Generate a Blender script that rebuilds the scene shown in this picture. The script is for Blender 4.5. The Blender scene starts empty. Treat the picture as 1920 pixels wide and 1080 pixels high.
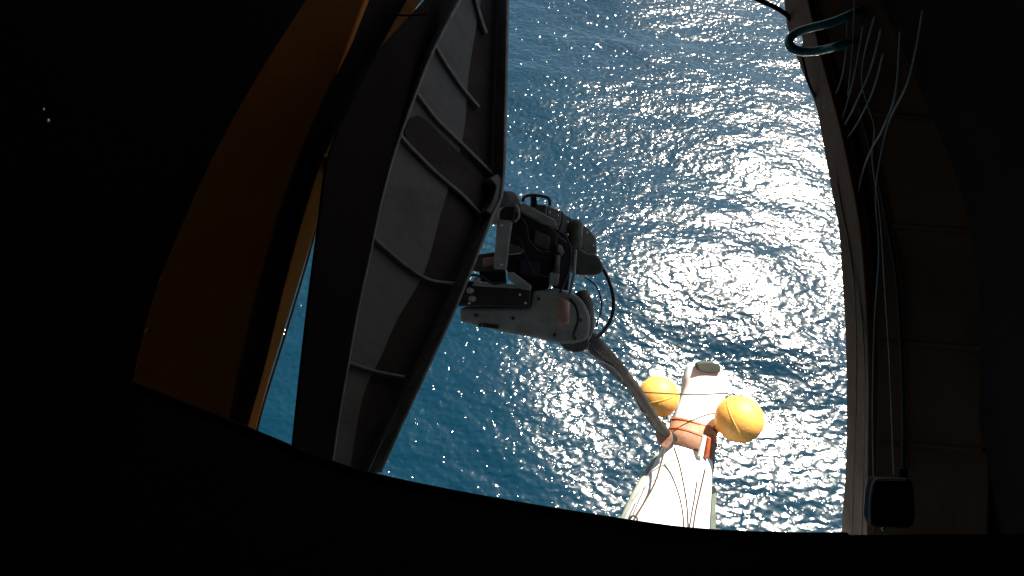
import bpy, bmesh, math, random
import numpy as np
from mathutils import Vector, Matrix
random.seed(4); rng = np.random.default_rng(4)
C = bpy.context.scene.collection
S = bpy.context.scene

# ------------------------------------------------------------------ camera
H = 20.0                                   # metres above the sea
PITCH = math.radians(55)                   # below the horizon
F = 960 / math.tan(math.radians(40))       # focal length in photograph pixels
cam = bpy.data.cameras.new('camera'); cam.angle = math.radians(80); cam.clip_start = 0.02; cam.clip_end = 9000
co = bpy.data.objects.new('camera', cam); C.objects.link(co)
co.location = (0, 0, H); co.rotation_euler = (math.pi/2 - PITCH, 0, 0)
S.camera = co
FW = Vector((0, math.cos(PITCH), -math.sin(PITCH))); UP = Vector((0, math.sin(PITCH), math.cos(PITCH))); RT = Vector((1, 0, 0))
EYE = Vector((0, 0, H))

# ------------------------------------------------------------------ light
_v = FW + UP*(-(575-540)/F) + RT*((1415-960)/F); SUN = Vector((_v.x, _v.y, -_v.z)).normalized()   # towards the sun
elev = math.asin(SUN.z); azim = math.atan2(SUN.x, SUN.y)
w = bpy.data.worlds.new('World'); S.world = w; w.use_nodes = True
nt = w.node_tree; bg = nt.nodes['Background']
sky = nt.nodes.new('ShaderNodeTexSky'); sky.sky_type = 'NISHITA'; sky.sun_disc = False
sky.sun_elevation = elev; sky.sun_rotation = azim
nt.links.new(sky.outputs[0], bg.inputs[0]); bg.inputs[1].default_value = 0.034
sl = bpy.data.lights.new('sun', 'SUN'); sl.energy = 5.0; sl.angle = math.radians(0.55); sl.color = (1, .92, .77)
so = bpy.data.objects.new('sun', sl); C.objects.link(so)
so.rotation_euler = (-SUN).to_track_quat('-Z', 'Y').to_euler(); so.location = (0, 0, 60)
S.view_settings.view_transform = 'Standard'; S.view_settings.look = 'None'
S.view_settings.exposure = 1.5; S.view_settings.gamma = 1
S.cycles.max_bounces = 8; S.cycles.diffuse_bounces = 4
S.cycles.caustics_reflective = True; S.cycles.blur_glossy = 1.0
S.cycles.sample_clamp_indirect = 20.0

# ------------------------------------------------------------------ helpers
def tag(o, label=None, cat=None, group=None, kind=None):
    if label: o['label'] = label
    if cat: o['category'] = cat
    if group: o['group'] = group
    if kind: o['kind'] = kind
    return o
WL = {}
def empty(name, loc, label, cat, group=None):
    o = bpy.data.objects.new(name, None); C.objects.link(o); o.location = loc; o.empty_display_size = .1
    WL[o] = Vector(loc); return tag(o, label, cat, group)
def build(name, bm, mat, parent=None, smooth=False, bevel=0, seg=2):
    bmesh.ops.recalc_face_normals(bm, faces=bm.faces)
    c = sum((v.co for v in bm.verts), Vector())/len(bm.verts)
    bmesh.ops.translate(bm, verts=bm.verts, vec=-c)
    me = bpy.data.meshes.new(name); bm.to_mesh(me); bm.free()
    me.materials.append(mat)
    o = bpy.data.objects.new(name, me); C.objects.link(o)
    WL[o] = c.copy()
    if parent:
        o.parent = parent; o.location = c - WL[parent]
    else: o.location = c
    if smooth:
        for p in me.polygons: p.use_smooth = True
    if bevel:
        m = o.modifiers.new('bevel', 'BEVEL'); m.width = bevel; m.segments = seg; m.limit_method = 'ANGLE'; m.angle_limit = math.radians(40)
    return o
def P(px, py, d): return EYE + FW*d + RT*((px-960)/F*d) + UP*(-(py-540)/F*d)
class Plane:
    """a real plane in space, given by three points seen at pixel, depth"""
    def __init__(s, *pts):
        if len(pts) == 1: s.k = (0, 0, 1/pts[0])
        else: s.k = tuple(np.linalg.solve(np.array([[p[0], p[1], 1.] for p in pts]), np.array([1/p[2] for p in pts])))
        a, b, c = s(0, 0), s(400, 0), s(0, 400)
        s.n = (b-a).cross(c-a).normalized()
        if s.n.dot(FW) < 0: s.n = -s.n
    def d(s, px, py): return 1/(s.k[0]*px+s.k[1]*py+s.k[2])
    def __call__(s, px, py): return P(px, py, s.d(px, py))
def curve(pts, n=6, closed=False):
    pts = [np.array(p, float) for p in pts]; out = []; N = len(pts)
    R = range(N if closed else N-1)
    for i in R:
        if closed: p0, p1, p2, p3 = pts[(i-1) % N], pts[i], pts[(i+1) % N], pts[(i+2) % N]
        else: p0, p1, p2, p3 = pts[max(i-1, 0)], pts[i], pts[i+1], pts[min(i+2, N-1)]
        for k in range(n):
            t = k/n
            out.append(.5*((2*p1)+(-p0+p2)*t+(2*p0-5*p1+4*p2-p3)*t*t+(-p0+3*p1-3*p2+p3)*t**3))
    if not closed: out.append(pts[-1])
    return [tuple(o) for o in out]
def slab_bm(front, n, th, bm=None):
    bm = bm or bmesh.new()
    a = [bm.verts.new(p) for p in front]; b = [bm.verts.new(p+n*th) for p in front]
    bm.faces.new(a); bm.faces.new(b[::-1])
    for i in range(len(a)):
        j = (i+1) % len(a); bm.faces.new((a[i], a[j], b[j], b[i]))
    return bm
def plate(name, pts, pl, th, mat, parent=None, bevel=0, off=0, smooth=False):
    """plate with its own thickness lying on plane pl (off: distance the front stands off the plane, towards the viewer's side)"""
    if not isinstance(pl, Plane): pl = Plane(pl)
    fr = [pl(x, y)-pl.n*off for x, y in pts]
    return build(name, slab_bm(fr, pl.n, th), mat, parent, bevel=bevel, smooth=smooth)
def tube_bm(pts, r, seg=10, bm=None, cap=True):
    bm = bm or bmesh.new(); pts = [Vector(p) for p in pts]; N = len(pts)
    rs = r if hasattr(r, '__len__') else [r]*N
    prev = None; rings = []
    for i, p in enumerate(pts):
        t = (pts[min(i+1, N-1)]-pts[max(i-1, 0)]).normalized()
        if prev is None:
            u = t.orthogonal().normalized()
        else:
            u = (prev - t*prev.dot(t)).normalized()
        prev = u; v = t.cross(u)
        rings.append([bm.verts.new(p+(u*math.cos(a)+v*math.sin(a))*rs[i]) for a in [2*math.pi*k/seg for k in range(seg)]])
    for a, b in zip(rings, rings[1:]):
        for k in range(seg): bm.faces.new((a[k], a[(k+1) % seg], b[(k+1) % seg], b[k]))
    if cap: bm.faces.new(rings[0][::-1]); bm.faces.new(rings[-1])
    return bm
def tube(name, pts, r, mat, parent=None, seg=10, n=6):
    """pts = (px, py, depth)"""
    c = curve(pts, n) if n else pts
    if hasattr(r, '__len__'):
        r = [float(np.interp(i/(len(c)-1), np.linspace(0, 1, len(r)), r)) for i in range(len(c))]
    return build(name, tube_bm([P(*p) for p in c], r, seg), mat, parent, smooth=True)
def strip(pts, pl, wpx):
    """outline of a thin band of width wpx pixels around polyline"""
    c = np.array(pts); t = np.gradient(c, axis=0); t /= np.linalg.norm(t, axis=1)[:, None]+1e-9
    n = np.stack([-t[:, 1], t[:, 0]], 1)*wpx/2
    return [tuple(p) for p in c+n]+[tuple(p) for p in (c-n)[::-1]]
def band(name, pts, pl, wpx, mat, parent, height, off=0, n=5, bevel=0):
    """a rib standing `height` off a plane towards the camera side"""
    c = curve(pts, n) if n else pts
    return plate(name, strip(c, pl, wpx), pl, height, mat, parent, off=off+height, bevel=bevel)
def lathe_bm(c, axis, prof, seg=28, bm=None):
    bm = bm or bmesh.new(); axis = axis.normalized(); u = axis.orthogonal().normalized(); v = axis.cross(u)
    rings = []
    for h, r in prof:
        rings.append([bm.verts.new(c+axis*h+(u*math.cos(a)+v*math.sin(a))*max(r, 1e-4)) for a in [2*math.pi*k/seg for k in range(seg)]])
    for a, b in zip(rings, rings[1:]):
        for k in range(seg): bm.faces.new((a[k], a[(k+1) % seg], b[(k+1) % seg], b[k]))
    bm.faces.new(rings[0][::-1]); bm.faces.new(rings[-1]); return bm

# ------------------------------------------------------------------ materials
def mat(name, col, rough=.5, metal=0, col2=None, scale=6, lo=.45, hi=.62, bump=.15, bscale=40, spec=.5, streak=(1, 1, 1)):
    m = bpy.data.materials.new(name); m.use_nodes = True; t = m.node_tree; N = t.nodes; L = t.links
    b = N['Principled BSDF']; tc = N.new('ShaderNodeTexCoord')
    mp = N.new('ShaderNodeMapping'); mp.inputs['Scale'].default_value = streak; L.new(tc.outputs['Object'], mp.inputs[0])
    n = N.new('ShaderNodeTexNoise'); n.inputs['Scale'].default_value = scale; n.inputs['Detail'].default_value = 8; n.inputs['Roughness'].default_value = .65
    L.new(mp.outputs[0], n.inputs[0])
    cr = N.new('ShaderNodeValToRGB'); cr.color_ramp.elements[0].position = lo; cr.color_ramp.elements[1].position = hi
    c2 = col2 or tuple(x*.72 for x in col)
    cr.color_ramp.elements[0].color = (*col, 1); cr.color_ramp.elements[1].color = (*c2, 1)
    L.new(n.outputs[0], cr.inputs[0]); L.new(cr.outputs[0], b.inputs['Base Color'])
    mr = N.new('ShaderNodeMapRange'); mr.inputs['To Min'].default_value = rough-.08; mr.inputs['To Max'].default_value = min(1, rough+.14)
    L.new(n.outputs[0], mr.inputs[0]); L.new(mr.outputs[0], b.inputs['Roughness'])
    b.inputs['Metallic'].default_value = metal; b.inputs['Specular IOR Level'].default_value = spec
    n2 = N.new('ShaderNodeTexNoise'); n2.inputs['Scale'].default_value = bscale; n2.inputs['Detail'].default_value = 6; L.new(tc.outputs['Object'], n2.inputs[0])
    bp = N.new('ShaderNodeBump'); bp.inputs['Strength'].default_value = bump; bp.inputs['Distance'].default_value = .01
    L.new(n2.outputs[0], bp.inputs['Height']); L.new(bp.outputs[0], b.inputs['Normal'])
    return m
M = dict(
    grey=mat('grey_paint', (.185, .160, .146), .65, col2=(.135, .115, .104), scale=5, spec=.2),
    brown=mat('shaded_beam_brown', (.018, .005, .003), .7, col2=(.011, .0035, .002), scale=7, spec=.06),
    shade=mat('shaded_grey_web', (.058, .038, .033), .7, col2=(.085, .062, .054), scale=5, spec=.06),
    rim=mat('pale_rim', (.27, .245, .22), .6, col2=(.18, .155, .135), scale=20, spec=.2),  # pale for the beam's rims and ribs, their edge highlight put into the colour
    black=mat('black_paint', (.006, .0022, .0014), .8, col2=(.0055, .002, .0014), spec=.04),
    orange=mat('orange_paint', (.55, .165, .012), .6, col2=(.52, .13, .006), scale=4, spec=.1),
    amber=mat('amber_edge_paint', (.60, .21, .015), .6, col2=(.45, .15, .01), scale=9, spec=.2),
    white=mat('white_paint', (.90, .88, .84), .4, col2=(.80, .77, .70), scale=8, bump=.05),
    machine=mat('machine_white', (.33, .295, .24), .5, col2=(.17, .14, .11), scale=7, lo=.42, hi=.7, spec=.35),
    mbrown=mat('machine_brown', (.028, .013, .009), .6, col2=(.016, .008, .006), scale=10),
    olive=mat('machine_olive', (.10, .09, .055), .55, col2=(.06, .05, .03), scale=10),
    purple=mat('purple_rubber', (.07, .03, .05), .4),
    steel=mat('steel', (.5, .49, .46), .28, 1, col2=(.35, .33, .3)),
    hose=mat('hose_rubber', (.014, .010, .007), .7, col2=(.008, .006, .004), scale=18, bump=.6, bscale=60),
    yellow=mat('yellow_float', (.92, .46, .095), .5, col2=(.74, .33, .07), scale=14, lo=.5, hi=.75, bump=.25, bscale=30),
    band=mat('rust_band', (.38, .20, .12), .6, col2=(.25, .12, .08), scale=14),
    red=mat('red_orange_trim', (.55, .12, .04), .5),
    strap=mat('dark_strap', (.055, .028, .018), .7),
    pale=mat('pale_green_edge', (.30, .34, .28), .5),
    dkcap=mat('dark_green_cap', (.05, .06, .05), .6),
    teal=mat('teal_hose', (.012, .16, .155), .3, col2=(.01, .09, .10), spec=.6, bump=.03),
    cord=mat('white_cord', (.40, .35, .32), .8, col2=(.25, .2, .19), spec=.1, bscale=200),
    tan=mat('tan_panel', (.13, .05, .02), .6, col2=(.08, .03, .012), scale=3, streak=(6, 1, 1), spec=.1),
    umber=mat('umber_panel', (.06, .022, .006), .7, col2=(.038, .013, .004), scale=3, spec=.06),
    navy=mat('dark_blue_box', (.014, .013, .02), .5, spec=.15),
)

# ------------------------------------------------------------------ sea
def sea():
    a = np.concatenate([-np.geomspace(6000, 34, 26), np.linspace(-32, 32, 321), np.geomspace(34, 6000, 26)])
    b = a + 10
    X, Y = np.meshgrid(a, b); Z = np.zeros_like(X)
    fall = np.exp(-(np.maximum(0, np.hypot(X, Y-10)-30)/40)**2)
    for _ in range(46):
        lam = math.exp(random.uniform(math.log(1.1), math.log(13))); th = random.gauss(math.radians(62), .55)
        k = 2*math.pi/lam; A = .0038*lam*random.uniform(.5, 1)
        Z += A*np.sin(k*(X*math.cos(th)+Y*math.sin(th))+random.uniform(0, 6.28))*(.75+.25*np.sin(.13*X+.2*Y+lam))
    Z *= fall
    ny, nx = X.shape
    V = np.stack([X, Y, Z], -1).reshape(-1, 3)
    i = np.arange(ny*nx).reshape(ny, nx)
    Fc = np.stack([i[:-1, :-1], i[:-1, 1:], i[1:, 1:], i[1:, :-1]], -1).reshape(-1, 4)
    me = bpy.data.meshes.new('sea'); me.from_pydata(V.tolist(), [], Fc.tolist()); me.shade_smooth()
    o = bpy.data.objects.new('sea', me); C.objects.link(o); o['kind'] = 'structure'
    m = bpy.data.materials.new('sea_water'); m.use_nodes = True; t = m.node_tree; N = t.nodes; L = t.links
    p = N['Principled BSDF']; p.inputs['IOR'].default_value = 1.333; p.inputs['Roughness'].default_value = .155; p.inputs['Specular IOR Level'].default_value = 1.0
    tc = N.new('ShaderNodeTexCoord')
    nz = N.new('ShaderNodeTexNoise'); nz.inputs['Scale'].default_value = .11; nz.inputs['Detail'].default_value = 4; L.new(tc.outputs['Object'], nz.inputs[0])
    cr = N.new('ShaderNodeValToRGB'); e = cr.color_ramp.elements
    e[0].position = .35; e[0].color = (.0003, .018, .036, 1); e[1].position = .68; e[1].color = (.0004, .022, .040, 1)
    L.new(nz.outputs[0], cr.inputs[0]); L.new(cr.outputs[0], p.inputs['Base Color'])
    prev = None
    #            scale,detail,dist(m),stretch,angle
    for sc, de, di, st, an in ((.9, 1, SEA[0], .55, .45), (2.5, 1, SEA[1], .6, .3), (5.0, 0, SEA[2], .8, .6)):
        mp = N.new('ShaderNodeMapping'); mp.inputs['Rotation'].default_value = (0, 0, an); mp.inputs['Scale'].default_value = (st, 1, 1)
        L.new(tc.outputs['Object'], mp.inputs[0])
        n = N.new('ShaderNodeTexNoise'); n.inputs['Scale'].default_value = sc; n.inputs['Detail'].default_value = de; n.inputs['Distortion'].default_value = .35
        L.new(mp.outputs[0], n.inputs[0])
        bp = N.new('ShaderNodeBump'); bp.inputs['Strength'].default_value = 1; bp.inputs['Distance'].default_value = di
        L.new(n.outputs[0], bp.inputs['Height'])
        if prev: L.new(prev.outputs[0], bp.inputs['Normal'])
        prev = bp
        if sc == 2.5: first = prev
    L.new(prev.outputs[0], p.inputs['Normal'])
    p.inputs['Coat Weight'].default_value = 1; p.inputs['Coat Roughness'].default_value = .07; p.inputs['Coat IOR'].default_value = 1.34
    n = N.new('ShaderNodeTexNoise'); n.inputs['Scale'].default_value = 3.8; n.inputs['Detail'].default_value = 1; n.inputs['Distortion'].default_value = .3
    L.new(tc.outputs['Object'], n.inputs[0])
    bp = N.new('ShaderNodeBump'); bp.inputs['Strength'].default_value = 1; bp.inputs['Distance'].default_value = SEA[3]
    L.new(n.outputs[0], bp.inputs['Height']); L.new(first.outputs[0], bp.inputs['Normal']); L.new(bp.outputs[0], p.inputs['Coat Normal'])
    me.materials.append(m)
SEA = (.05, .042, .029, .088)
sea()

# ------------------------------------------------------------------ the bay around the camera
def hull_piece(name, pts3, n, th, m, label, cat):
    return tag(build(name, slab_bm(pts3, n, th), m, bevel=.01), label, cat)
Z = Vector((0, 0, 1))
# unseen deck, added and sized to shade the bay and the hanging machine
hull_piece('shade_deck', [Vector(p) for p in ((-6, -5, H+.45), (2.55, -5, H+.45), (2.55, 4.6, H+.45), (-6, 4.6, H+.45))], Z, .25, M['black'],
           'broad dark unseen deck plate added overhead to shade the bay and machine', 'deck')
hull_piece('rear_bulkhead', [Vector(p) for p in ((-2.5, -1.1, H-1.6), (2.5, -1.1, H-1.6), (2.5, -1.1, H+.43), (-2.5, -1.1, H+.43))], Vector((0, -1, 0)), .12, M['black'],
           'dark flat bulkhead closing the bay behind the viewpoint', 'bulkhead')

# sill, the black lip along the bottom of the opening
sill_pts = curve([(60, 640), (250, 719), (470, 805), (545, 838), (620, 866), (710, 892), (900, 931), (1180, 977), (1320, 994), (1460, 1000), (1588, 1001), (1750, 1000)], 4)
plS = Plane((250, 719, 1.05), (1590, 1000, 1.05), (900, 1500, .62))
e = empty('opening_sill', P(900, 1150, .95), 'black curved steel sill along the bottom edge of the opening', 'sill')
plate('sill_plate', sill_pts+[(1900, 1000), (2300, 1000), (2300, 1600), (-350, 1600), (-350, 560)], plS, .03, M['black'], e, bevel=.004)
tube('edge_bead', [(x, y+4, plS.d(x, y)-.004) for x, y in sill_pts[4:-4:3]], .006, M['black'], e, n=3)

# left wall: black plate that frames the orange beam
plL = Plane((250, 720, 1.10), (575, 0, 1.45), (-200, 400, .85))
e = empty('port_bay_wall', P(100, 400, 1.0), 'black side wall at the far left edge of the view, left of the orange beam', 'wall')
lw = curve([(255, 745), (250, 718), (285, 570), (330, 452), (400, 295), (480, 150), (575, 0), (640, -100)], 4)
plate('wall_plate', lw+[(300, -300), (-700, -300), (-700, 1100), (100, 1100)], plL, .025, M['black'], e, bevel=.004)
for x, y, r in ((80, 205, .0022), (88, 226, .003)):
    c = plL(x, y); b = lathe_bm(c, -plL.n, [(0, r*1.5), (r*.5, r*1.5), (r*.9, r), (r*1.2, .0005)], 10); build('bolt_head', b, M['steel'], e, smooth=True)

# orange beam
plO = Plane((250, 720, 1.45), (575, 0, 1.9), (470, 805, 1.42))
e = empty('orange_beam', P(400, 500, 1.55), 'wide slanting orange painted beam at the left of the opening', 'beam')
ob = curve([(215, 760), (250, 660), (300, 480), (380, 290), (470, 120), (560, -40)], 4)
rb = curve([(700, -40), (625, 150), (560, 300), (508, 460), (464, 640), (432, 800), (424, 850)], 4)
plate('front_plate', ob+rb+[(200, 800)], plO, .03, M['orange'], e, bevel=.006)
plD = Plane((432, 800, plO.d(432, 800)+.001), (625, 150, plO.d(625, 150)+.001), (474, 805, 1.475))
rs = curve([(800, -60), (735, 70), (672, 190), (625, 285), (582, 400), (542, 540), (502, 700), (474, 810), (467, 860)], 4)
plate('shaded_web', rb[::-1]+rs+[(410, 850)][:0], plD, .005, M['brown'], e)  # side of the orange beam in shadow, shade put into the dark brown
strip_o = Plane((460, 805, plD.d(460, 805)-.025), (600, 310, plD.d(600, 310)-.025), (770, 0, plD.d(770, 0)-.025))
so_l = curve([(455, 850), (462, 805), (492, 700), (530, 545), (570, 400), (606, 295), (660, 190), (712, 90), (775, -20)], 4)
so_r = curve([(815, -30), (748, 60), (686, 160), (620, 310), (594, 420), (552, 560), (509, 700), (479, 812), (475, 850)], 4)
plate('edge_flange', so_l+so_r, strip_o, .006, M['amber'], e, bevel=.003)
wl = curve([(484, 850), (482, 812), (513, 705), (556, 565), (596, 425), (622, 330), (680, 215), (755, 75), (795, -20)], 4)
tube('pale_edge_bead', [(x-2, y, strip_o.d(x, y)+.004) for x, y in wl[::3]], .0032, M['cord'], e, n=3)
tube('tie_wire', [(738, 28, 1.85), (765, 29, 1.84), (800, 27, 1.84)], .0028, M['black'], e)
tube('edge_clamp', [(604, 292, 1.72), (612, 310, 1.72), (603, 340, 1.72), (598, 362, 1.72)], [.010, .013, .007, .005], M['amber'], e)

for i in range(9):
    x, y = ob[3+i*2][0]+16, ob[3+i*2][1]
    build('rivet', lathe_bm(plO(x, y), -plO.n, [(0, .006), (.002, .006), (.004, .002)], 10), M['orange'], e, smooth=True)
# grey ribbed beam
plG = Plane((620, 865, 1.30), (930, 360, 1.95), (865, 0, 2.10))
e = empty('ribbed_grey_beam', P(780, 450, 1.7), 'grey cast beam with curved ribs crossing its pockets, tapering downwards', 'beam')
LE = curve([(622, 866), (636, 770), (652, 680), (670, 580), (692, 480), (712, 385), (738, 290), (768, 205), (805, 110), (835, 50), (868, -10), (900, -60)], 4)
FL = curve([(838, -60), (797, 0), (750, 50), (705, 105), (655, 200), (615, 300), (598, 420), (580, 560), (564, 700), (550, 838), (548, 870)], 4)
RE = curve([(951, -60), (951, 0), (949, 120), (946, 240), (944, 318), (938, 372), (924, 402), (905, 450), (852, 580), (792, 710), (745, 812), (712, 886)], 4)
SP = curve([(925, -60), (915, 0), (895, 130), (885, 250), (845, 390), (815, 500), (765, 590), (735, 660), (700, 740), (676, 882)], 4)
plate('web', LE+SP[:], plG, .02, M['grey'], e, off=-.045)
plate('web_in_shade', SP+RE[::-1], plG, .02, M['shade'], e, off=-.050)  # right part of the web, its shade put into the darker colour
plF = Plane((622, 866, 1.30), (738, 290, plG.d(738, 290)), (545, 838, 1.16))
plate('side_flange', FL+[(x+1, y) for x, y in LE], plF, .006, M['black'], e, bevel=.003)
band('edge_rim', LE, plG, 6, M['rim'], e, .05, off=-.045, n=0, bevel=.004)
band('edge_rim', RE, plG, 6, M['rim'], e, .05, off=-.045, n=0, bevel=.004)
ribs = [[(828, 70), (850, 108), (878, 150), (912, 192)],
        [(797, 165), (835, 215), (885, 265), (925, 305), (944, 325)],
        [(764, 238), (775, 255), (830, 312), (885, 360), (921, 400)],
        [(704, 425), (735, 455), (785, 497), (825, 519), (868, 524)],
        [(652, 668), (680, 678), (725, 692), (775, 702)],
        [(622, 864), (650, 876), (712, 888)],
        [(903, -20), (915, 25), (925, 52)]]
for r_ in ribs: band('rib', r_, plG, 5, M['rim'], e, .012, off=-.045, bevel=.002)
# rounded end pocket between second and third rib
pk = curve([(775, 232), (800, 205), (840, 240), (890, 290), (925, 330), (930, 360), (920, 380), (900, 372), (840, 322), (790, 275)], 4, closed=True)
plate('pocket_floor', pk, plG, .004, M['shade'], e, off=-.040)  # rib shadow in the pocket put in as a darker plate
band('knee_gusset', [(926, 330), (938, 350), (928, 385), (918, 400)], plG, 16, M['grey'], e, .045, off=-.045, bevel=.006)

# right wall
e = empty('starboard_bay_wall', P(1700, 500, 1.2), 'brown and tan panelled bay wall bounding the right side of the opening', 'wall')
edge = curve([(1478, -60), (1484, 0), (1490, 50), (1497, 58), (1512, 60), (1519, 70), (1517, 82), (1508, 88), (1503, 94), (1509, 108), (1530, 160), (1547, 205), (1556, 255), (1566, 310), (1577, 370), (1588, 430), (1594, 520), (1600, 640), (1601, 780), (1597, 900), (1589, 1003), (1585, 1240)], 4)
plR = Plane((1484, 0, 1.75), (1594, 520, 1.62), (1640, 520, 1.45))
mid = curve([(1520, -60), (1535, 20), (1560, 120), (1590, 230), (1612, 330), (1630, 430), (1640, 560), (1645, 700), (1643, 850), (1636, 1240)], 4)
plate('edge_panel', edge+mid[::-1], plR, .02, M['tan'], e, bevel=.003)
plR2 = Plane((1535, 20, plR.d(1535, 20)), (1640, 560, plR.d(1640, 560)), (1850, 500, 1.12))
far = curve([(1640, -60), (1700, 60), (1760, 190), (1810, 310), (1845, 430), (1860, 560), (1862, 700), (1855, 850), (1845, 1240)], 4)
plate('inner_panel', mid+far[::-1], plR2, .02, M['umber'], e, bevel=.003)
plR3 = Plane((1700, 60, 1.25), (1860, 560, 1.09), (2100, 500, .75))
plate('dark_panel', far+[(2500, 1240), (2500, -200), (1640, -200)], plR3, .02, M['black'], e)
tube('edge_gasket', [(x+3, y, plR.d(x, y)-.006) for x, y in edge[::3]], .0055, M['black'], e, n=3)
tube('corner_bead', [(x, y, plR.d(x, y)-.003) for x, y in mid[::4]], .005, M['umber'], e, n=3)
# fittings on the dark panel, glints put into the white of pins and shackle
for pts, r in (([(1890, 335), (1893, 350), (1892, 362)], .0018), ([(1839, 412), (1839, 430)], .0024), ([(1856, 533), (1857, 550)], .0024)):
    tube('pin', [(x, y, plR3.d(x, y)-.01) for x, y in pts], r, M['white'], e)
tube('shackle', [(x, y, plR3.d(x, y)-.012) for x, y in ((1897, 405), (1892, 425), (1896, 450), (1906, 470), (1925, 478), (1940, 460))], .0035, M['white'], e)
for x, y in ((1905, 582), (1835, 760), (1840, 823), (1655, 992)):
    build('bolt_head', lathe_bm(plR3(x, y) if x > 1700 else P(x, y, 1.3), -FW, [(0, .004), (.003, .004), (.005, .002)], 10), M['steel'], e)

for i, (x, y) in enumerate(mid[2:-4:3]):
    build('rivet', lathe_bm(plR(x-12, y), -plR.n, [(0, .004), (.002, .004), (.0035, .0015)], 10), M['rim'], e, smooth=True)
for y in (210, 420, 640, 830):
    xs = np.interp(y, [q[1] for q in mid], [q[0] for q in mid]); xf = np.interp(y, [q[1] for q in far], [q[0] for q in far])
    band('seam_strip', [(xs+8, y), (xf-10, y+14)], plR2, 7, M['umber'], e, .004, n=0)
# junction box
e = empty('junction_box', P(1672, 945, 1.25), 'dark blue box low on the right wall with an added pale rim for its edge highlight', 'box')
bx = curve([(1634, 985), (1633, 940), (1640, 903), (1655, 899), (1700, 899), (1713, 910), (1714, 985), (1670, 990)], 3, closed=True)
plate('housing', bx, 1.22, .025, M['navy'], e, bevel=.006)
tube('rim', [(1632, 985, 1.217), (1632, 940, 1.217), (1638, 906, 1.217), (1652, 899, 1.217), (1700, 899, 1.217)], .0028, M['cord'], e)  # edge highlight put in as a pale tube along left and top
plate('lid', [(1645, 912), (1702, 912), (1703, 976), (1644, 976)], 1.216, .004, M['navy'], e, bevel=.002)
tube('cable_gland', [(1692, 902, 1.24), (1693, 878, 1.24)], .009, M['navy'], e)

# cords on the right wall
cords = [('very thin grey cord hanging straight from the top beside the curling white cord', [(1603, -20), (1600, 60), (1596, 120), (1590, 178)], .0016),
         ('thin kinked cord looping between the pale slanting cords at upper right', [(1640, 30), (1622, 96), (1616, 150), (1628, 200), (1640, 240), (1636, 300), (1650, 400), (1658, 520), (1668, 680), (1676, 890)], .0018),
         ('rightmost faint cord drooping high on the brown panel', [(1730, 20), (1718, 90), (1700, 160), (1668, 225), (1650, 300), (1642, 370), (1648, 470), (1640, 600), (1636, 760), (1638, 900)], .0018),
         ('thin white cord curling at the opening edge under the teal hose loop', [(1590, 20), (1585, 110), (1574, 160), (1560, 188), (1545, 201)], .0020),
         ('thin grey cord second from the opening edge on the right wall', [(1618, 50), (1602, 140), (1582, 215), (1562, 272)], .0018),
         ('thin pale cord slanting down to the edge between two other cords', [(1652, 55), (1632, 130), (1602, 200), (1577, 250), (1568, 300), (1576, 380), (1592, 460), (1603, 560), (1606, 700), (1602, 860), (1598, 1004)], .0022),
         ('long pale cord falling from upper right and crossing the thick blue grey cable', [(1688, 60), (1680, 170), (1656, 240), (1633, 282), (1616, 330), (1604, 400), (1600, 470), (1612, 560), (1622, 700), (1620, 860), (1616, 1004)], .0022),
         ('short grey cord ending beside the wall edge above the crossing', [(1656, 100), (1637, 170), (1607, 232), (1580, 272), (1568, 310)], .0018)]
for lab, pts, r in cords:
    tag(tube('cord', [(x, y, min(plR2.d(x, y), plR.d(x, y))-.02) for x, y in pts], r, M['cord'], seg=8), lab, 'cord', 'cords hanging on the right wall')
tag(tube('power_cable', [(x, y, plR2.d(x, y)-.012) for x, y in ((1612, 200), (1633, 282), (1650, 350), (1666, 430), (1681, 520), (1690, 650), (1694, 780), (1693, 880))], .0040, M['hose']),
    'thick blue grey cable running down the right wall into the box', 'cable')
tag(tube('yellowish_cord', [(x, y, plR.d(x, y)-.02) for x, y in ((1590, 434), (1594, 455), (1601, 480), (1606, 560), (1611, 680), (1609, 820), (1604, 1003))], .0016, M['amber']),
    'thin yellowish cord hanging straight down beside the right edge of the opening', 'cord')

# teal hose loop, dark cable arcs at upper right
tag(tube('teal_hose', [(1655, -6, 1.9), (1634, 8, 1.55), (1605, 23, 1.36), (1560, 42, 1.36), (1510, 55, 1.40), (1486, 66, 1.42), (1480, 80, 1.42), (1488, 92, 1.41), (1512, 97, 1.40), (1545, 93, 1.37), (1580, 83, 1.34), (1604, 76, 1.50), (1622, 68, 1.9)], .0098, M['teal'], seg=14),
    'teal rubber hose looping out past the edge at upper right', 'hose')
tag(tube('black_hose', [(1395, -14, 1.72), (1425, 1, 1.72), (1452, 13, 1.72), (1474, 27, 1.72), (1490, 44, 1.73)], .0062, M['black']),
    'dark hose arching across the top right corner of the opening', 'hose')
tag(tube('dangling_wire', [(1503, 100, 1.60), (1509, 125, 1.60), (1516, 155, 1.60), (1530, 182, 1.61), (1549, 212, 1.62)], .0030, M['black']),
    'dark wire hanging below the teal hose just outside the wall edge', 'wire')
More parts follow.
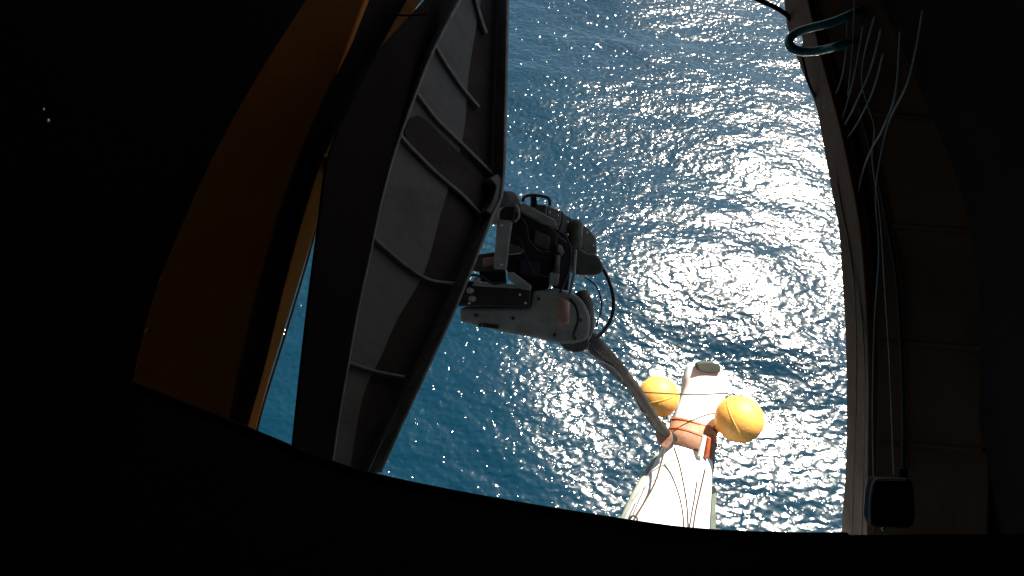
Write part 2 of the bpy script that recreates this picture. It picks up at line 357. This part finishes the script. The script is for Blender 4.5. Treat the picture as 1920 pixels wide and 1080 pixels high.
# ------------------------------------------------------------------ machine
ME = empty('instrument_frame', P(1000, 500, 3.0), 'grey white machine of boxes and rods hanging behind the ribbed beam', 'machine')
def mp(name, pts, d, th, m, bevel=.008, par=None): return plate(name, pts, d, th, M[m], par or ME, bevel=bevel)
mp('lower_housing', [(862, 577), (995, 577), (998, 546)]+curve([(1045, 541), (1085, 556), (1104, 585), (1107, 612), (1098, 638), (1060, 645), (1005, 634), (940, 622), (862, 603)], 3), 2.86, .34, 'machine', .015)
mp('dark_tray', [(862, 524), (996, 541), (994, 577), (858, 574)], 2.80, .28, 'mbrown')
mp('tray_ledge', [(888, 528), (972, 534), (972, 541), (886, 536)], 2.785, .05, 'machine', .003)
mp('black_panel', [(934, 470), (958, 398), (975, 388), (1047, 436), (1040, 500), (1030, 540), (1003, 556), (957, 520)], 2.93, .26, 'mbrown', .01)
mp('column', [(932, 408), (962, 408), (956, 450), (950, 505), (925, 505)], 2.80, .12, 'machine', .01)
mp('amber_bracket', [(885, 478), (944, 470), (948, 510), (885, 508)], 2.84, .12, 'olive')
mp('rust_bracket', [(905, 484), (938, 480), (938, 496), (905, 500)], 2.82, .03, 'band')
mp('head_block', curve([(936, 368), (950, 357), (968, 362), (976, 380), (972, 398), (936, 396)], 3, closed=True), 2.88, .16, 'machine', .01)
mp('lens_box', [(932, 386), (968, 386), (963, 416), (930, 414)], 2.80, .08, 'mbrown', .006)
build('lens_ring', tube_bm([P(*p) for p in curve([(966, 384, 2.78), (972, 392, 2.78), (972, 408, 2.78), (964, 416, 2.78)], 5)], .006), M['machine'], ME, smooth=True)
mp('sloping_bar', [(975, 382), (983, 380), (1040, 412), (1045, 424), (1016, 417), (974, 394)], 2.86, .08, 'machine', .006)
mp('motor_block', [(994, 382), (1026, 384), (1024, 408), (1008, 402), (994, 392)], 2.90, .12, 'olive', .008)
tube('handle_loop', [(980, 378, 2.9), (984, 369, 2.9), (1000, 366, 2.9), (1022, 369, 2.9), (1030, 374, 2.9), (1031, 386, 2.9)], .008, M['purple'], ME)
mp('motor_neck', [(995, 368), (1006, 368), (1008, 386), (996, 386)], 2.88, .05, 'navy', .004)
mp('white_panel', [(1026, 384), (1054, 396), (1054, 412), (1044, 438), (1036, 432), (1024, 420)], 3.0, .14, 'machine', .008)
mp('side_panel', [(1055, 398), (1074, 410), (1070, 452), (1048, 440)], 3.05, .16, 'machine', .008)
tube('panel_cable', [(1054, 396, 2.97), (1053, 415, 2.97), (1045, 438, 2.97)], .004, M['hose'], ME)
build('olive_cylinder', tube_bm([P(1080, 413, 3.06), P(1079, 420, 3.06), P(1076, 462, 3.06), P(1075, 468, 3.06)], [.032, .040, .040, .03], 20), M['olive'], ME, smooth=True)
mp('outer_panel', [(1088, 418), (1104, 428), (1118, 446), (1120, 476), (1100, 478), (1090, 470)], 3.15, .12, 'machine', .008)
mp('outer_box', curve([(1078, 462), (1100, 474), (1120, 478), (1132, 500), (1124, 514), (1098, 516), (1076, 508)], 3, closed=True), 3.05, .20, 'olive', .012)
mp('centre_frame', [(1044, 440), (1074, 460), (1066, 545), (1040, 540)], 3.0, .2, 'mbrown')
build('rod', tube_bm([P(1079, 468, 2.86), P(1076, 515, 2.85), P(1066, 562, 2.84)], .0075, 14), M['machine'], ME, smooth=True)
mp('clip', [(1046, 458), (1053, 460), (1058, 472), (1054, 480), (1046, 470)], 2.9, .04, 'machine', .004)
mp('clip', [(1044, 478), (1051, 478), (1049, 512), (1041, 512)], 2.9, .04, 'machine', .004)
mp('connector', [(1031, 511), (1050, 513), (1046, 536), (1029, 534)], 2.86, .06, 'machine', .005)
mp('diagonal_bar', [(952, 511), (962, 510), (997, 536), (995, 545), (975, 541), (951, 522)], 2.76, .05, 'machine', .006)
build('dark_cylinder', tube_bm([P(1058, 562, 2.80), P(1056, 566, 2.80), P(1054, 604, 2.79), P(1054, 608, 2.79)], [.024, .030, .034, .028], 20), M['band'], ME, smooth=True)
build('side_cylinder', tube_bm([P(1090, 545, 2.92), P(1098, 572, 2.92), P(1097, 620, 2.92), P(1092, 636, 2.92)], [.03, .042, .042, .03], 18), M['olive'], ME, smooth=True)
mp('reflector', [(950, 455), (972, 461), (982, 470), (976, 476), (952, 478)], 2.82, .02, 'steel', .003)
mp('foot', curve([(1055, 641), (1098, 632), (1104, 650), (1085, 661), (1060, 655)], 3, closed=True), 2.9, .12, 'olive', .01)
tube('cable_arc', [(1112, 478, 3.1), (1128, 500, 3.1), (1142, 528, 3.1), (1150, 560, 3.1), (1148, 590, 3.1), (1138, 612, 3.08), (1120, 632, 3.02), (1100, 640, 2.98)], .009, M['hose'], ME)
tube('cable_arc', [(1098, 520, 3.0), (1120, 540, 3.05), (1128, 575, 3.05), (1118, 612, 3.0)], .004, M['hose'], ME)
for x, y in ((893, 592), (962, 597), (1010, 560), (1088, 600), (1040, 628), (900, 610)):
    build('bolt_head', lathe_bm(P(x, y, 2.86), -FW, [(0, .008), (.006, .008), (.008, .004)], 12), M['mbrown'], ME)
for x, y in ((880, 545), (892, 525), (884, 560)):
    build('connector', lathe_bm(P(x, y, 2.79), -FW+RT*.4, [(0, .014), (.02, .014), (.025, .008), (.05, .007)], 14), M['machine'], ME)
# loose hoses, clips and small boxes of the machine's cluttered face
mp('gear_box', [(898, 508), (948, 506), (950, 532), (900, 528)], 2.86, .1, 'mbrown', .006)
mp('valve_block', [(1004, 430), (1032, 444), (1028, 470), (1000, 458)], 2.915, .04, 'olive', .004)
mp('valve_block', [(975, 486), (1012, 492), (1010, 520), (974, 514)], 2.915, .03, 'purple', .004)
mp('name_plate', [(905, 606), (935, 610), (934, 617), (904, 613)], 2.855, .003, 'mbrown', .001)
for pts, r_ in (([(968, 400, 2.88), (985, 420, 2.84), (992, 450, 2.86), (1010, 470, 2.9), (1034, 472, 2.92)], .006),
                ([(958, 440, 2.86), (975, 452, 2.86), (986, 484, 2.87), (1002, 512, 2.87), (1030, 520, 2.86)], .005),
                ([(1040, 430, 2.95), (1062, 446, 2.92), (1070, 480, 2.9), (1062, 520, 2.9), (1050, 548, 2.85)], .006),
                ([(868, 530, 2.78), (884, 516, 2.76), (905, 520, 2.77), (925, 532, 2.77), (948, 528, 2.78)], .006),
                ([(1068, 560, 2.84), (1080, 575, 2.82), (1084, 600, 2.82), (1076, 630, 2.84), (1092, 650, 2.95)], .007)):
    tube('hose', pts, r_, M['hose'], ME, seg=8)
for x, y in ((1030, 398), (1046, 404), (1064, 416), (1064, 440), (1100, 436), (1112, 460), (940, 422), (940, 496), (975, 552), (880, 568), (985, 568)):
    build('bolt_head', lathe_bm(P(x, y, 2.80 if x < 1000 else 2.97), -FW, [(0, .006), (.004, .006), (.006, .003)], 8), M['steel'], ME)
# arm that carries the machine from the beam's knee and from the deck above
tube('support_arm', [(938, 372, 2.05), (925, 390, 2.4), (925, 410, 2.86)], .03, M['grey'], ME, n=4)

# ------------------------------------------------------------------ umbilical
tag(tube('umbilical', [(1096, 622, 3.05), (1118, 650, 3.2), (1150, 684, 3.6), (1184, 722, 4.1), (1212, 765, 4.6), (1236, 800, 5.0), (1262, 822, 5.25)], [.040, .046, .048, .042, .045, .045, .04], M['hose'], seg=16),
    'thick dark hose sagging from the machine down to the white float', 'hose')
tag(tube('white_lashing', [(1085, 655, 3.0), (1115, 672, 3.15), (1150, 690, 3.45), (1166, 712, 3.7), (1163, 722, 3.8), (1178, 728, 4.0), (1192, 750, 4.3), (1203, 772, 4.5), (1222, 782, 4.7), (1228, 800, 4.85)], .005, M['cord'], seg=8),
    'loose white line twisted along the thick dark hose', 'line')

# ------------------------------------------------------------------ white float
FE = empty('white_float', P(1280, 850, 5.3), 'long white sunlit float flaring downwards with a rust brown band at its waist', 'float')
prof = [(1328, 688, 16, 5.75), (1327, 692, 28, 5.74), (1325, 700, 38, 5.72), (1321, 722, 42, 5.68), (1314, 750, 38, 5.62), (1303, 790, 40, 5.52), (1294, 830, 43, 5.42), (1285, 865, 49, 5.33), (1270, 920, 61, 5.18), (1256, 965, 72, 5.05), (1243, 1010, 82, 4.93), (1225, 1070, 92, 4.8), (1205, 1130, 96, 4.65), (1200, 1150, 70, 4.62)]
def loft(prof, grow=1.0, flat=.8, seg=40, ex=2.6):
    bm = bmesh.new(); rings = []
    cs = [P(x, y, d) for x, y, h, d in prof]
    for i, (x, y, h, d) in enumerate(prof):
        t = (cs[min(i+1, len(cs)-1)]-cs[max(0, i-1)]).normalized()
        n = t.cross(RT).normalized(); u = n.cross(t).normalized(); r = h/F*d*grow
        ring = []
        for k in range(seg):
            a = 2*math.pi*k/seg; ca, sa = math.cos(a), math.sin(a)
            ring.append(bm.verts.new(cs[i]+u*r*math.copysign(abs(ca)**(2/ex), ca)+n*r*flat*math.copysign(abs(sa)**(2/ex), sa)))
        rings.append(ring)
    for a, b in zip(rings, rings[1:]):
        for k in range(seg): bm.faces.new((a[k], a[(k+1) % seg], b[(k+1) % seg], b[k]))
    bm.faces.new(rings[0][::-1]); bm.faces.new(rings[-1]); return bm
build('hull', loft([tuple(p) for p in curve(prof, 4)]), M['white'], FE, smooth=True)
build('waist_band', loft([(1300, 803, 41, 5.50), (1296, 822, 43, 5.44), (1288, 854, 47.5, 5.36)], 1.04), M['band'], FE, smooth=True)
build('band_trim', loft([(1301, 799, 40.5, 5.505), (1300, 804, 41, 5.495)], 1.075), M['red'], FE, smooth=True)
build('band_trim', loft([(1296.5, 822, 43, 5.44), (1295.5, 826, 43.5, 5.43)], 1.075), M['red'], FE, smooth=True)
mpl = lambda name, pts, d, th, m, bevel=.008: plate(name, pts, d, th, M[m], FE, bevel=bevel)
mpl('buckle', [(1318, 816), (1326, 818), (1319, 858), (1309, 856)], 5.13, .03, 'white')
mpl('rust_latch', [(1328, 820), (1334, 822), (1330, 858), (1322, 860)], 5.15, .05, 'red')
mpl('cap', curve([(1308, 684), (1318, 679), (1340, 680), (1350, 687), (1348, 700), (1314, 696)], 3, closed=True), 5.53, .09, 'dkcap')
tube('cap_pin', [(1307, 680, 5.6), (1306, 694, 5.6)], .008, M['steel'], FE)
tube('cap_pin', [(1349, 684, 5.6), (1348, 700, 5.6)], .008, M['steel'], FE)
mpl('side_rail', [(1333, 868), (1341, 870), (1334, 915), (1325, 913)], 5.3, .08, 'pale')
mpl('lower_rail', [(1335, 915), (1344, 915), (1342, 1010), (1330, 1010)], 5.25, .06, 'pale')
tube('left_rail', [(1243, 840, 5.42), (1217, 884, 5.28), (1190, 936, 5.1), (1162, 1000, 4.92)], [.02, .035, .045, .05], M['pale'], FE)
for pts in ([(1247, 838), (1240, 866), (1228, 905), (1208, 942), (1190, 970)], [(1210, 912), (1197, 940), (1184, 972)],
            [(1264, 840), (1274, 872), (1282, 910), (1288, 950), (1291, 1010)], [(1322, 880), (1314, 915), (1304, 960), (1297, 1010)], [(1215, 888), (1240, 874), (1266, 862)]):
    tube('strap', [(x, y, float(np.interp(y, [690, 830, 920, 1010], [5.70, 5.40, 5.16, 4.9]))-.30) for x, y in pts], .0075 if len(pts) > 3 else .004, M['strap'], FE, seg=8)
build('strap_ring', tube_bm([P(1188+7*math.cos(a), 974+7*math.sin(a), 4.70) for a in np.linspace(0, 6.28, 16)], .008, 8), M['strap'], FE, smooth=True)
mpl('clamp_lug', curve([(1236, 800), (1256, 806), (1262, 826), (1248, 842), (1234, 826)], 3, closed=True), 5.1, .08, 'band')

# yellow balls
def ball(px, py, hpx, d, tilt, label):
    c = P(px, py, d); r = hpx/F*d
    e = empty('yellow_ball_float', c, label, 'float', 'yellow balls beside the white float')
    bm = bmesh.new(); bmesh.ops.create_uvsphere(bm, u_segments=48, v_segments=32, radius=r)
    ax = tilt.normalized(); bmesh.ops.rotate(bm, verts=bm.verts, matrix=Z.rotation_difference(ax).to_matrix())
    bmesh.ops.translate(bm, verts=bm.verts, vec=c); build('shell', bm, M['yellow'], e, smooth=True)
    build('seam', lathe_bm(c, ax, [(-.006, r*1.0), (-.004, r*1.012), (.004, r*1.012), (.006, r*1.0)], 48), M['yellow'], e, smooth=True)
    b = lathe_bm(c+ax*r*.97, ax, [(0, r*.22), (r*.06, r*.20), (r*.1, r*.1)], 20); build('end_boss', b, M['yellow'], e, smooth=True)
    u = ax.orthogonal().normalized()
    build('eye', tube_bm([c+ax*(r*1.06+r*.11*math.sin(a))+u*r*.11*math.cos(a) for a in np.linspace(-.3, 3.45, 12)], r*.03, 8), M['strap'], e, smooth=True)
ball(1235, 743, 38, 5.35, UP*-1+RT*.3, 'orange yellow ball float at the left of the white float, crossed by a thin line')
ball(1386, 786, 44, 5.2, UP*-.6-RT*1+FW*.6, 'larger orange yellow ball float at the right of the white float')
tag(tube('thin_line', [(1192, 735, 5.05), (1235, 737, 5.0), (1300, 740, 5.2), (1366, 737, 5.35)], .006, M['strap'], seg=8),
    'thin dark line stretched across the left yellow ball and the white float', 'line')
tag(tube('tether', [(1360, 760, 5.4), (1352, 770, 5.35), (1347, 782, 5.25), (1343, 800, 5.25)], .007, M['strap'], seg=8),
    'short dark tether holding the right yellow ball to the white float', 'line')
